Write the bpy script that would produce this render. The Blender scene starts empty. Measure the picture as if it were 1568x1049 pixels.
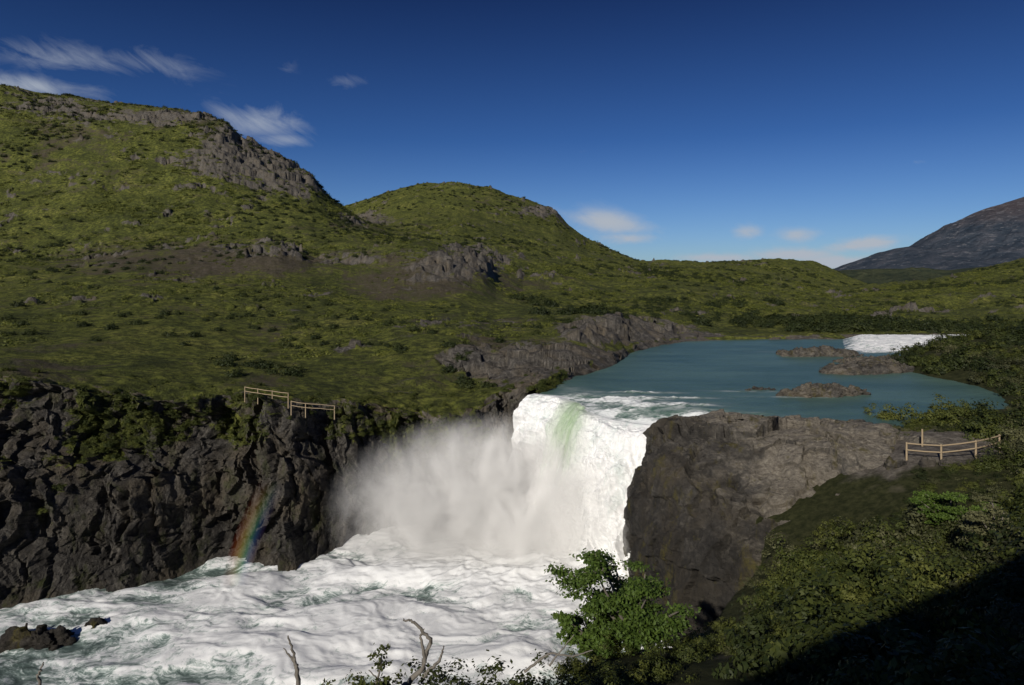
import bpy, math, numpy as np
from math import radians
rng = np.random.default_rng(7)
scene = bpy.context.scene
H = 21.0      # eye height above lower river
F = 1045.0
# ------------------------------------------------------------------ helpers
def h3(ix, iy, iz, seed):
    h = (ix.astype(np.int64)*374761393 + iy.astype(np.int64)*668265263 + iz.astype(np.int64)*2147483647 + seed*1274126177) & 0xffffffff
    h = ((h ^ (h >> 13)) * 1274126177) & 0xffffffff
    h = ((h ^ (h >> 16)) * 2246822519) & 0xffffffff
    h = h ^ (h >> 15)
    return (h & 0xffffff) / float(0xffffff)
def vn(x, y, z, seed=0):
    fx, fy, fz = np.floor(x), np.floor(y), np.floor(z)
    tx, ty, tz = x-fx, y-fy, z-fz
    tx = tx*tx*tx*(tx*(tx*6-15)+10); ty = ty*ty*ty*(ty*(ty*6-15)+10); tz = tz*tz*tz*(tz*(tz*6-15)+10)
    fx = fx.astype(np.int64); fy = fy.astype(np.int64); fz = fz.astype(np.int64)
    r = 0
    for a in (0, 1):
        wx = tx if a else 1-tx
        for b in (0, 1):
            wy = ty if b else 1-ty
            for c in (0, 1):
                wz = tz if c else 1-tz
                r = r + wx*wy*wz*h3(fx+a, fy+b, fz+c, seed)
    return r*2-1
def fbm(x, y, z, o=4, seed=0, g=0.5, ridged=False):
    s = 0; a = 1; n = 0
    for i in range(o):
        v = vn(x, y, z, seed+i*17)
        if ridged: v = 1-2*np.abs(v)
        s = s+a*v; n += a; a *= g
        x = x*2.03+3.1; y = y*2.03+1.7; z = z*2.03+5.3
    return s/n
def cells(x, y, z, seed=0):
    """faceted cell displacement in -1..1 plus edge distance"""
    fx, fy, fz = np.floor(x), np.floor(y), np.floor(z)
    d1 = np.full(x.shape, 9.0); d2 = np.full(x.shape, 9.0); val = np.zeros(x.shape)
    for a in (-1, 0, 1):
        for b in (-1, 0, 1):
            for c in (-1, 0, 1):
                i, j, k = fx+a, fy+b, fz+c
                px = i+h3(i, j, k, seed+1); py = j+h3(i, j, k, seed+2); pz = k+h3(i, j, k, seed+3)
                dx, dy, dz = x-px, y-py, z-pz
                d = np.sqrt(dx*dx+dy*dy+dz*dz)
                v = (h3(i, j, k, seed+4)*2-1) + (dx*(h3(i, j, k, seed+5)-.5)+dz*(h3(i, j, k, seed+6)-.5)+dy*(h3(i,j,k,seed+7)-.5))*2.0
                m = d < d1
                d2 = np.where(m, d1, np.minimum(d2, d)); val = np.where(m, v, val); d1 = np.where(m, d, d1)
    return val, d2-d1
def sm(a, b, x):
    t = np.clip((x-a)/(b-a), 0, 1); return t*t*(3-2*t)
def mk(name, V, Fc, mat=None, smooth=True, attrs=None, link=True):
    V = np.ascontiguousarray(V, dtype=np.float32); Fc = np.ascontiguousarray(Fc, dtype=np.int32)
    me = bpy.data.meshes.new(name); k = Fc.shape[1]
    me.vertices.add(len(V)); me.vertices.foreach_set('co', V.ravel())
    me.loops.add(Fc.size); me.loops.foreach_set('vertex_index', Fc.ravel())
    me.polygons.add(len(Fc)); me.polygons.foreach_set('loop_start', np.arange(len(Fc), dtype=np.int32)*k)
    me.update(calc_edges=True)
    me.polygons.foreach_set('use_smooth', smooth if isinstance(smooth, np.ndarray) else np.full(len(Fc), smooth))
    if attrs:
        for n, a in attrs.items():
            at = me.attributes.new(n, 'FLOAT', 'POINT'); at.data.foreach_set('value', np.ascontiguousarray(a, dtype=np.float32).ravel())
    if mat: me.materials.append(mat)
    ob = bpy.data.objects.new(name, me)
    if link: scene.collection.objects.link(ob)
    return ob
def gridF(nr, nc, wrap=False):
    i = np.arange(nr-1)[:, None]; j = np.arange(nc if wrap else nc-1)[None, :]
    j2 = (j+1) % nc
    a = i*nc+j; b = i*nc+j2; c = (i+1)*nc+j2; d = (i+1)*nc+j
    return np.stack([a, b, c, d], -1).reshape(-1, 4)
def normals_grid(V, nr, nc):
    P = V.reshape(nr, nc, 3); gu = np.gradient(P, axis=1); gv = np.gradient(P, axis=0)
    n = np.cross(gu, gv); n /= np.linalg.norm(n, axis=-1, keepdims=True)+1e-9
    return n.reshape(-1, 3)
def tube(path, radii, n=7):
    path = np.array(path, float); radii = np.array(radii, float); m = len(path)
    T = np.gradient(path, axis=0); T /= np.linalg.norm(T, axis=1, keepdims=True)+1e-9
    up = np.array([0.13, 0.21, 0.97]); 
    A = np.cross(T, up); l = np.linalg.norm(A, axis=1, keepdims=True); A = np.where(l < .05, np.array([[1., 0, 0]]), A/(l+1e-9)); B = np.cross(T, A)
    a = np.linspace(0, 2*np.pi, n, endpoint=False)
    V = path[:, None]+radii[:, None, None]*(np.cos(a)[None, :, None]*A[:, None]+np.sin(a)[None, :, None]*B[:, None])
    return V.reshape(-1, 3), gridF(m, n, True)
class Acc:
    def __init__(s): s.V = []; s.F = []; s.n = 0
    def add(s, V, Fc): s.V.append(V); s.F.append(Fc+s.n); s.n += len(V)
    def get(s): return np.concatenate(s.V), np.concatenate(s.F)
# ------------------------------------------------------------------ node helpers
class NT:
    def __init__(s, name, world=False):
        if world: s.m = bpy.data.worlds.new(name)
        else: s.m = bpy.data.materials.new(name)
        s.m.use_nodes = True; s.t = s.m.node_tree; s.t.nodes.clear()
        s.out = s.t.nodes.new('ShaderNodeOutputWorld' if world else 'ShaderNodeOutputMaterial')
    def n(s, typ, ins=None, **kw):
        nd = s.t.nodes.new(typ)
        for k, v in kw.items(): setattr(nd, k, v)
        if ins:
            for k, v in ins.items():
                if v is None: continue
                sock = nd.inputs[k]
                if isinstance(v, bpy.types.NodeSocket): s.t.links.new(v, sock)
                else: sock.default_value = v
        return nd
    def math(s, op, a, b=None, c=None, clamp=False):
        return s.n('ShaderNodeMath', {0: a, 1: b, 2: c}, operation=op, use_clamp=clamp).outputs[0]
    def noise(s, vec, scale, detail=4, rough=.55, dist=0):
        return s.n('ShaderNodeTexNoise', {'Vector': vec, 'Scale': scale, 'Detail': detail, 'Roughness': rough, 'Distortion': dist}).outputs['Fac']
    def ramp(s, fac, stops, interp='LINEAR'):
        nd = s.n('ShaderNodeValToRGB', {0: fac}); cr = nd.color_ramp; cr.interpolation = interp
        while len(cr.elements) < len(stops): cr.elements.new(.5)
        for e, (p, c) in zip(cr.elements, stops):
            e.position = p; e.color = (*c, 1) if not isinstance(c, (int, float)) else (c, c, c, 1)
        return nd.outputs[0]
    def mix(s, f, a, b, blend='MIX'):
        nd = s.n('ShaderNodeMix', data_type='RGBA', blend_type=blend)
        for k, v in ((0, f), (6, a), (7, b)):
            if isinstance(v, bpy.types.NodeSocket): s.t.links.new(v, nd.inputs[k])
            else: nd.inputs[k].default_value = v if k == 0 else (*v, 1)
        return nd.outputs[2]
    def mr(s, v, a, b, c=0., d=1.):
        return s.n('ShaderNodeMapRange', {0: v, 1: a, 2: b, 3: c, 4: d}).outputs[0]
    def attr(s, name): return s.n('ShaderNodeAttribute', attribute_name=name).outputs['Fac']
    def geo(s): return s.n('ShaderNodeNewGeometry')
    def mapv(s, vec, sc): return s.n('ShaderNodeMapping', {'Vector': vec, 'Scale': sc}).outputs[0]
    def surf(s, sh): s.t.links.new(sh, s.out.inputs['Surface'])
    def bsdf(s, col, rough=.8, normal=None, spec=.3):
        return s.n('ShaderNodeBsdfPrincipled', {'Base Color': col, 'Roughness': rough, 'Normal': normal, 'Specular IOR Level': spec}).outputs[0]
    def bump(s, h, st=.5, d=.1): return s.n('ShaderNodeBump', {'Height': h, 'Strength': st, 'Distance': d}).outputs[0]
# ------------------------------------------------------------------ materials
def rock_color(N, pos, tint=1.0):
    a = N.noise(pos, .35, 5, .6); b = N.noise(pos, 2.2, 7, .7, .4); c = N.noise(N.mapv(pos, (1.2, 1.2, .25)), .9, 5, .65)
    col = N.ramp(b, [(.25, (.035*tint, .032*tint, .030*tint)), (.5, (.095*tint, .088*tint, .079*tint)), (.72, (.23*tint, .21*tint, .18*tint))])
    col = N.mix(N.mr(a, .45, .65), col, (.125*tint, .105*tint, .078*tint))
    col = N.mix(N.mr(c, .48, .66, 0, .75), col, (.030, .028, .026))
    return col, b
def m_terrain():
    N = NT('terrain_mat'); g = N.geo(); pos = g.outputs['Position']
    rc, b = rock_color(N, pos, 1.2)
    rc = N.mix(N.attr('wet'), rc, N.mix(.42, rc, (.012, .011, .010)))
    ms = N.noise(N.mapv(pos, (1, 1, .5)), .55, 8, .72)
    rc = N.mix(N.math('MULTIPLY', N.attr('wet'), N.mr(ms, .52, .64, 0, .75)), rc, (.050, .060, .018))
    mid = N.noise(pos, .13, 7, .75, .5); fine = N.noise(pos, .9, 8, .78); big = N.noise(pos, .03, 4, .6)
    gr = N.ramp(N.math('ADD', N.math('MULTIPLY', mid, .75), N.math('MULTIPLY', big, .25)), [(.36, (.050, .058, .018)), (.44, (.105, .120, .028)), (.53, (.175, .190, .040)), (.64, (.26, .255, .065))])
    gr = N.mix(N.mr(fine, .40, .56, 0, .85), gr, (.030, .036, .014))
    soil = N.ramp(fine, [(.35, (.035, .030, .025)), (.5, (.085, .068, .050)), (.65, (.14, .120, .098))])
    sf = N.math('ADD', N.math('MULTIPLY', N.attr('soil'), .55), N.math('MULTIPLY', N.math('SUBTRACT', N.noise(pos, .06, 10, .82, .6), .5), 3.0))
    gr = N.mix(N.mr(sf, .22, .50, 0, .88), gr, soil)
    nz = N.n('ShaderNodeSeparateXYZ', {0: g.outputs['Normal']}).outputs[2]
    rf = N.math('ADD', N.attr('rock'), N.math('MULTIPLY', N.math('SUBTRACT', N.noise(pos, .20, 9, .78, .4), .5), 2.0))
    rf = N.math('ADD', rf, N.mr(nz, .86, .5, 0, .55))
    rc2 = N.mix(N.mr(N.n('ShaderNodeSeparateXYZ', {0: pos}).outputs[1], 58, 160, 0, .3), rc, (.135, .122, .105))
    col = N.mix(N.mr(rf, .46, .58), gr, rc2)
    bp = N.math('ADD', N.noise(pos, 1.3, 9, .75), N.math('MULTIPLY', b, .6))
    N.surf(N.bsdf(col, .92, N.bump(bp, .9, .5), .12)); return N.m
def m_rock(name='rock_mat', tint=1.0, wet=(3., 10.5), lit_pale=1., xg=0.):
    N = NT(name); g = N.geo(); pos = g.outputs['Position']
    rc, b = rock_color(N, pos, tint)
    sx = N.n('ShaderNodeSeparateXYZ', {0: g.outputs['Normal']}); sp = N.n('ShaderNodeSeparateXYZ', {0: pos})
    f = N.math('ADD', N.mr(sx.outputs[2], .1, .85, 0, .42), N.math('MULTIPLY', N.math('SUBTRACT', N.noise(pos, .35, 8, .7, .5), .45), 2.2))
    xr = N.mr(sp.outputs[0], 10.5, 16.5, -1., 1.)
    f = N.math('ADD', f, N.math('MULTIPLY', xr, .22*xg))  # right side paler: its sunlit slab is painted into the colour
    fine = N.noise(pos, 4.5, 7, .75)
    rc = N.mix(N.mr(f, .35, .62, 0, .85*lit_pale), rc, N.ramp(fine, [(.3, (.095, .085, .070)), (.5, (.215, .19, .155)), (.7, (.36, .33, .27))]))  # sunlight painted into the rock: paler on upward faces, broken up by noise
    wt = N.math('ADD', N.mr(sp.outputs[2], wet[0], wet[1], .8, 0.), N.math('MULTIPLY', N.math('SUBTRACT', N.noise(N.mapv(pos, (1, 1, .4)), .55, 8, .7), .47), 2.2))
    wt = N.math('SUBTRACT', wt, N.math('MULTIPLY', xr, .28*xg), None, True)  # painted sunlit side also thins the wet darkening
    rc = N.mix(wt, rc, N.mix(.72, rc, (.014, .013, .012)))
    m = N.noise(N.mapv(pos, (1.5, 1.2, .35)), .6, 8, .75)
    rc = N.mix(N.mr(m, .54, .64, 0, .75), rc, N.mix(fine, (.050, .055, .014), (.13, .10, .03)))
    st = N.noise(N.mapv(pos, (.5, .5, 2.6)), 1.2, 6, .7, .4)
    N.surf(N.bsdf(rc, .85, N.bump(N.math('ADD', N.math('ADD', b, st), N.math('MULTIPLY', fine, .5)), .95, .28), .2)); return N.m
def m_bank():
    N = NT('bank_mat'); g = N.geo(); pos = g.outputs['Position']
    f = N.noise(pos, 2.5, 8, .75); a = N.noise(pos, .4, 4, .6)
    c = N.mix(N.mr(f, .4, .62), (.020, .024, .009), (.050, .052, .022))
    c = N.mix(N.mr(a, .58, .7), c, (.085, .078, .05))
    c = N.mix(N.attr('path'), c, N.ramp(f, [(.35, (.06, .052, .044)), (.5, (.13, .115, .098)), (.65, (.22, .20, .17))]))
    N.surf(N.bsdf(c, .95, N.bump(f, .8, .15), .1)); return N.m
def m_leaf(name, c1, c2, c3):
    N = NT(name); g = N.geo(); oi = N.n('ShaderNodeObjectInfo').outputs['Random']
    f = N.noise(g.outputs['Position'], 2.3, 3, .7); lo = N.noise(g.outputs['Position'], .33, 4, .7)
    f2 = N.math('ADD', N.math('ADD', N.math('MULTIPLY', f, .45), N.math('MULTIPLY', oi, .35)), N.math('MULTIPLY', N.math('SUBTRACT', lo, .35), .7))
    c = N.ramp(f2, [(.28, c1), (.5, c2), (.72, c3)])
    c = N.mix(N.math('MULTIPLY', g.outputs['Random Per Island'], .6), c, N.mix(.5, c, (c3[0]*1.3, c3[1]*1.3, c3[2]*1.2)))
    d = N.bsdf(c, .6, None, .25); t = N.n('ShaderNodeBsdfTranslucent', {'Color': c}).outputs[0]
    N.surf(N.n('ShaderNodeMixShader', {0: .22, 1: d, 2: t}).outputs[0]); return N.m
def m_wood(name, c1, c2):
    N = NT(name); p = N.geo().outputs['Position']; f = N.noise(N.mapv(p, (8, 8, 3)), 2, 5, .6)
    N.surf(N.bsdf(N.mix(f, c1, c2), .8, N.bump(f, .5, .02), .2)); return N.m
def m_river():
    N = NT('river_mat'); pos = N.geo().outputs['Position']; fa = N.attr('foam')
    w = N.n('ShaderNodeVectorMath', {0: N.mapv(pos, (.5, 1.0, .7)), 1: N.n('ShaderNodeVectorMath', {0: N.n('ShaderNodeTexNoise', {'Vector': pos, 'Scale': .3, 'Detail': 4}).outputs['Color'], 3: 3.0}, operation='SCALE').outputs[0]}, operation='ADD').outputs[0]
    n1 = N.noise(w, .55, 9, .68, .5); n2 = N.noise(w, 3.2, 8, .75, .8)
    f = N.math('ADD', fa, N.math('ADD', N.math('MULTIPLY', N.math('SUBTRACT', n1, .5), 2.8), N.math('MULTIPLY', N.math('SUBTRACT', n2, .5), 2.4)))
    fo = N.mr(f, .05, 1.0)
    col = N.ramp(fo, [(0, (.085, .120, .110)), (.3, (.23, .29, .27)), (.5, (.52, .58, .56)), (.8, (.86, .87, .87))])
    N.surf(N.bsdf(col, N.mr(fo, 0, 1, .3, .85), N.bump(N.math('ADD', n1, N.math('MULTIPLY', n2, .5)), .28, .18), .25)); return N.m
def m_lake():
    N = NT('lake_mat'); pos = N.geo().outputs['Position']; fa = N.attr('foam')
    n1 = N.noise(N.mapv(pos, (.6, 1.4, 1)), 1.4, 8, .72, .6); n2 = N.noise(N.mapv(pos, (.5, 1.3, 1)), .16, 6, .6, .4)
    f = N.math('MULTIPLY', fa, N.mr(n1, .42, .60)); f = N.math('ADD', f, N.mr(fa, .75, 1.4), None, True)
    col = N.mix(N.mr(n2, .35, .65), (.062, .122, .105), (.105, .182, .150))
    col = N.mix(f, col, (.78, .81, .81))
    b = N.bump(N.noise(N.mapv(pos, (.8, 1.7, 1)), 1.6, 8, .7), .7, .18)
    N.surf(N.bsdf(col, N.mr(f, 0, 1, .35, .8), b, .2)); return N.m
def m_falls():
    N = NT('falls_mat'); pos = N.geo().outputs['Position']
    s = N.attr('s'); t = N.attr('t')
    cv = N.n('ShaderNodeCombineXYZ', {0: N.math('MULTIPLY', s, 15.), 1: N.math('MULTIPLY', t, 2.2), 2: 0.}).outputs[0]
    st = N.noise(cv, 1.0, 8, .7, 1.0); bl = N.noise(pos, .9, 8, .68, .4)
    gm = N.attr('green'); gm = N.math('MULTIPLY', gm, N.mr(st, .25, .75, 1.35, .6), None, True)
    col = N.mix(gm, N.mix(N.mr(N.math('ADD', N.math('MULTIPLY', st, .65), N.math('MULTIPLY', bl, .35)), .36, .5), (.62, .69, .67), (.88, .885, .885)), (.36, .48, .31))
    b = N.bump(N.math('ADD', st, N.math('MULTIPLY', bl, .8)), .3, .45)
    N.surf(N.bsdf(col, .85, b, .1)); return N.m
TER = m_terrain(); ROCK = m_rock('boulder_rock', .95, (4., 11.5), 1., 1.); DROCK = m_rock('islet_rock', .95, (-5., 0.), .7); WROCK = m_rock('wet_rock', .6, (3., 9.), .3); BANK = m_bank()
LEAF_A = m_leaf('shrub_leaf', (.020, .032, .009), (.052, .068, .015), (.120, .130, .030))
LEAF_A2 = m_leaf('grey_shrub_leaf', (.035, .040, .018), (.070, .076, .032), (.135, .135, .065))
LEAF_B = m_leaf('hill_shrub_leaf', (.032, .042, .012), (.085, .105, .022), (.18, .19, .038))
LEAF_T = m_leaf('tree_leaf', (.034, .065, .012), (.070, .120, .020), (.135, .190, .035))
LEAF_D = m_leaf('dark_tree_leaf', (.012, .020, .007), (.026, .038, .011), (.055, .066, .018))
BARK = m_wood('bark_mat', (.10, .085, .07), (.22, .20, .17)); DEAD = m_wood('deadwood_mat', (.10, .09, .08), (.26, .24, .21))
RAIL = m_wood('railing_wood', (.28, .21, .13), (.45, .36, .24))
# ------------------------------------------------------------------ main terrain (left bank, hills, far shore)
P = np.linspace(-420, 2050, 1480)
def tab(pairs):
    a = np.array(pairs, float); v = np.interp(P, a[:, 0], a[:, 1])
    k = np.exp(-np.linspace(-2, 2, 9)**2); k /= k.sum(); vp = np.pad(v, 4, mode='edge'); return np.convolve(vp, k, 'valid')
def lay(Yp, pyp):
    Y = tab(Yp); py = tab(pyp); return Y, H-(py-430)/F*Y
L = []
Yb = tab([(-420, 36), (-150, 40.3), (0, 42.6), (100, 44.3), (200, 46.5), (250, 48.2), (300, 49.9), (370, 50.5), (425, 48.4), (450, 48.4), (500, 52.2), (560, 54.9), (640, 57), (720, 57.8), (800, 59.8), (825, 60.7), (845, 62.5), (860, 66), (880, 69), (900, 72), (940, 79), (965, 91), (1000, 101.5), (1050, 111), (1120, 115), (1290, 115), (1480, 120), (2050, 125)])
Zb = np.interp(P, [-420, 800, 818, 2050], [-1.5, -1.5, 10, 10.2])
L.append((Yb, Zb))
L.append(lay([(-420, 46), (0, 50), (100, 50.5), (250, 54), (300, 55), (370, 56), (430, 53), (520, 57), (640, 60), (720, 61), (760, 62), (800, 61.5), (825, 62), (860, 69), (900, 76), (940, 84), (965, 95), (1000, 106), (1050, 115), (1290, 119), (1480, 125), (2050, 140)],
             [(-420, 580), (0, 585), (100, 600), (200, 605), (300, 615), (370, 610), (430, 632), (520, 632), (640, 648), (720, 640), (760, 622), (800, 604), (825, 596), (860, 572), (900, 556), (940, 544), (965, 534), (1000, 524), (1050, 517), (1290, 514), (1480, 512), (2050, 500)]))
L.append(lay([(-420, 70), (0, 72), (400, 78), (690, 80), (760, 84), (860, 92), (900, 100), (1000, 127), (1100, 140), (1480, 150), (2050, 160)],
             [(-420, 530), (0, 530), (200, 535), (400, 548), (550, 545), (690, 532), (760, 526), (860, 508), (900, 490), (1000, 490), (1100, 500), (1290, 500), (1480, 500), (2050, 480)]))
L.append(lay([(-420, 125), (700, 130), (860, 140), (1000, 165), (1300, 200), (2050, 200)],
             [(-420, 440), (0, 440), (200, 432), (400, 445), (550, 458), (700, 462), (760, 472), (860, 472), (1000, 470), (1100, 480), (1300, 488), (1500, 480), (2050, 450)]))
L.append(lay([(-420, 190), (860, 195), (1000, 210), (1300, 250), (2050, 250)],
             [(-420, 400), (0, 402), (130, 395), (230, 382), (350, 379), (420, 370), (480, 388), (520, 386), (600, 374), (650, 367), (700, 381), (740, 398), (760, 425), (800, 445), (860, 448), (1000, 450), (1100, 455), (1290, 470), (1480, 462), (2050, 430)]))
L.append(lay([(-420, 222), (860, 232), (1000, 250), (1300, 290), (2050, 290)],
             [(-420, 396), (0, 400), (230, 390), (420, 382), (600, 384), (700, 392), (740, 402), (760, 415), (800, 428), (860, 430), (1000, 436), (1100, 442), (1290, 458), (1400, 448), (1568, 430), (2050, 400)]))
L.append(lay([(-420, 300), (860, 310), (1300, 360), (2050, 360)],
             [(-420, 270), (0, 285), (200, 300), (400, 325), (500, 345), (600, 366), (700, 372), (800, 395), (860, 408), (1000, 425), (1100, 430), (1290, 450), (1420, 440), (1568, 418), (2050, 380)]))
L.append(lay([(-420, 420), (2050, 440)],
             [(-420, 115), (0, 131), (60, 146), (150, 156), (220, 164), (300, 175), (345, 192), (370, 215), (440, 250), (478, 273), (500, 300), (530, 322), (560, 340), (600, 350), (640, 348), (700, 342), (800, 365), (860, 384), (900, 396), (1000, 412), (1100, 416), (1300, 446), (1420, 436), (1568, 405), (2050, 372)]))
L.append(lay([(-420, 520), (2050, 530)],
             [(-420, 140), (0, 155), (300, 205), (440, 280), (530, 345), (580, 335), (640, 318), (700, 315), (800, 338), (850, 355), (900, 385), (1000, 408), (1100, 408), (1300, 440), (1420, 434), (1568, 400), (2050, 366)]))
RB = [(-420, 330), (400, 335), (500, 325), (530, 314), (580, 298), (640, 284), (690, 280), (750, 289), (800, 304), (850, 324), (870, 347), (900, 368), (950, 392), (975, 402), (1050, 399), (1080, 403), (1130, 401), (1200, 398), (1245, 402), (1270, 413), (1300, 427), (1340, 440), (1420, 432), (1500, 415), (1568, 397), (2050, 360)]
L.append(lay([(-420, 650), (2050, 650)], RB))
L.append(lay([(-420, 800), (2050, 800)], [(a, b+35) for a, b in RB]))
L.append((np.full(P.shape, 2500.), np.full(P.shape, 8.)))
L.append((np.full(P.shape, 12000.), np.full(P.shape, 0.)))
nseg = [230, 60, 75, 50, 12, 60, 80, 12, 60, 8, 6, 5]
LY = np.array([a for a, b in L]); LZ = np.array([b for a, b in L])
rowsY = []; rowsZ = []; rowsT = []
for k in range(len(L)-1):
    y0, y1, z0, z1 = LY[k], LY[k+1], LZ[k], LZ[k+1]
    s = (z1-z0)/(y1-y0)
    def tang(i):
        a = (LZ[i]-LZ[i-1])/(LY[i]-LY[i-1]); b = (LZ[i+1]-LZ[i])/(LY[i+1]-LY[i])
        return np.where(a*b > 0, 2*a*b/(a+b+1e-9), 0)
    m0 = tang(k) if k > 1 else s*0.6; m1 = tang(k+1) if 0 < k < len(L)-2 else s
    for t in np.arange(nseg[k])/nseg[k]:
        if k == 0:
            g = t**1.25*.75+.25*sm(.55, .8, np.array(t))
            Y = y0+(y1-y0)*g; Z = z0+(z1-z0)*t
        else:
            Y = y0+(y1-y0)*t; h = y1-y0
            Z = (2*t**3-3*t**2+1)*z0+(t**3-2*t**2+t)*h*m0+(-2*t**3+3*t**2)*z1+(t**3-t**2)*h*m1
        rowsY.append(Y); rowsZ.append(Z); rowsT.append(np.full(P.shape, k+t))
Y = np.array(rowsY); Z = np.array(rowsZ); T = np.array(rowsT); NR, NC = Y.shape
U = np.broadcast_to((P-784)/F, Y.shape); PP = np.broadcast_to(P, Y.shape)
X = U*Y; EL = 430-(Z-H)/Y*F
# rock mask
blobs = [(390, 245, 130, 42, .72), (250, 182, 170, 12, .7), (120, 165, 120, 10, .45), (700, 400, 70, 26, .95), (440, 280, 60, 30, .65), (830, 560, 130, 42, 1.0), (940, 505, 100, 24, .95), (720, 545, 55, 28, .85), (560, 335, 60, 12, .6), (830, 325, 40, 9, .8), (380, 385, 90, 10, .45), (1050, 515, 80, 8, .8), (740, 500, 120, 20, .45), (110, 320, 60, 20, .2),(1010,512,60,14,.9),(640,590,60,20,.5),(520,395,80,10,.4)]
rock = np.zeros(Y.shape)
for cx, cy, rx, ry, st in blobs: rock = np.maximum(rock, st*np.exp(-(((PP-cx)/rx)**2+((EL-cy)/ry)**2)**1.5))
soil = np.zeros(Y.shape)
for cx, cy, rx, ry, st in [(330, 400, 280, 30, 1.2), (650, 420, 140, 38, 1.1), (200, 480, 200, 30, .4), (600, 560, 200, 40, .5), (60, 570, 120, 30, .9), (780, 440, 80, 30, .6), (560, 350, 100, 15, .7), (800, 310, 80, 12, .6), (90,220,160,60,.5), (380,180,150,30,.7),(450,590,100,20,.6),(760,520,140,40,.5)]:
    soil = np.maximum(soil, st*np.exp(-(((PP-cx)/rx)**2+((EL-cy)/ry)**2)))
wL = 1-sm(800, 860, PP)
damp = sm(1.0, 1.6, T)
near = 1-sm(1500, 4000, Y)
dz = damp*near*(fbm(X/70, Y/70, 0*X, 4, 3)*3.2*sm(100, 260, Y) + fbm(X/16, Y/16, 0*X, 4, 9)*(.5+1.5*sm(90, 250, Y)) + fbm(X/4, Y/4, 0*X, 4, 21, .55)*(.32+.4*sm(100, 300, Y)))
rg = fbm(X/45, Y/30, Z/20, 5, 33, .55, True)
rg2 = fbm(X/14, Y/9, Z/6, 4, 37, .6, True)
rock = rock + (.30*sm(.35, .75, rg)+.5*sm(.48, .8, rg2)*sm(.0, .5, rg))*damp*near
Z2 = Z+dz
c1, e1 = cells(X/7, Y/7, Z2/5, 5); c2, e2 = cells(X/2.4, Y/2.4, Z2/2, 6)
rm = sm(.3, .7, rock)*near
Z2 = Z2 + rm*damp*(c1*1.2*(.5+.9*sm(100, 250, Y)) + c2*.55)
shore = (1-sm(1.0, 1.9, T))*sm(810, 850, PP)
Z2 = Z2 + shore*sm(.15, .6, T)*(c2*.35+.15)*(1-sm(1000, 1100, PP)*.6)
# cliff displacement (toward the river)
wv = .5*fbm(X/2.5, Y/2.5, Z/2.5, 3, 50)
k1, _ = cells(X/2.6+wv, Y/2.6, Z/6+.15*X/2.6, 11); k2, q2 = cells(X/.95+wv, Y/.95, Z/1.9+.2*X, 12); k3, _ = cells(X/.38, Y/.38, Z/.6, 13)
gul = fbm(X/5.5, Z/30, 0*X, 3, 41)
gul2 = fbm(X/2.0+.25*Z/3, Z/7, Y/9, 3, 43, .5, True)
dsp = k1*.9+k2*.36+k3*.14+gul*3.0-.7*sm(.35, .8, gul2)+fbm(X/.6, Y/.6, Z/.8, 4, 44, .6)*.26
cm = wL*np.where(T < 1, 1.0, 1-sm(1.0, 1.22, T))*sm(-1.2, 1.5, Z)
dsp = (dsp-.2)*cm
Yn = Y-dsp*.95; Xn = U*Y-dsp*.1+cm*.35*fbm(X/1.5, Y/1.5, Z/1.5, 3, 46)
Z2 = Z2+cm*(k2*.2+k1*.25)*sm(.05, .5, T)
rimv = fbm(X/5, Y/5, 0*X, 3, 61)*1.0
Z2 = Z2 + rimv*(sm(.6, 1., T)*(1-sm(1, 1.7, T)))*wL
rock = np.where(T < 1.02, 1.3*np.where(PP < 830, 1, .9), rock)
rock = rock + .5*(1-sm(1.02, 1.12, T))*(T >= 1.02)
vegn = fbm(X/3.5, Y/3.5, Z/3.0, 4, 71)
vegm = sm(.1, .45, vegn+.55*sm(.3, .95, T)-.2+.5*np.exp(-((PP-650)/100)**2)*sm(.4,.8,T))
rock = rock - (T < 1.02)*vegm*1.3*sm(.3, .5, T)
wet = (T < 1)*wL*(.6+.4*(1-sm(.2, .8, T)))
V = np.stack([Xn, Yn, Z2], -1).reshape(-1, 3)
FF = gridF(NR, NC)
terr = mk('hillside_terrain', V, FF, TER, (T.ravel()[FF[:, 0]] > 1.03), {'rock': rock, 'soil': soil, 'wet': wet})
TV = V.reshape(NR, NC, 3)
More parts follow.
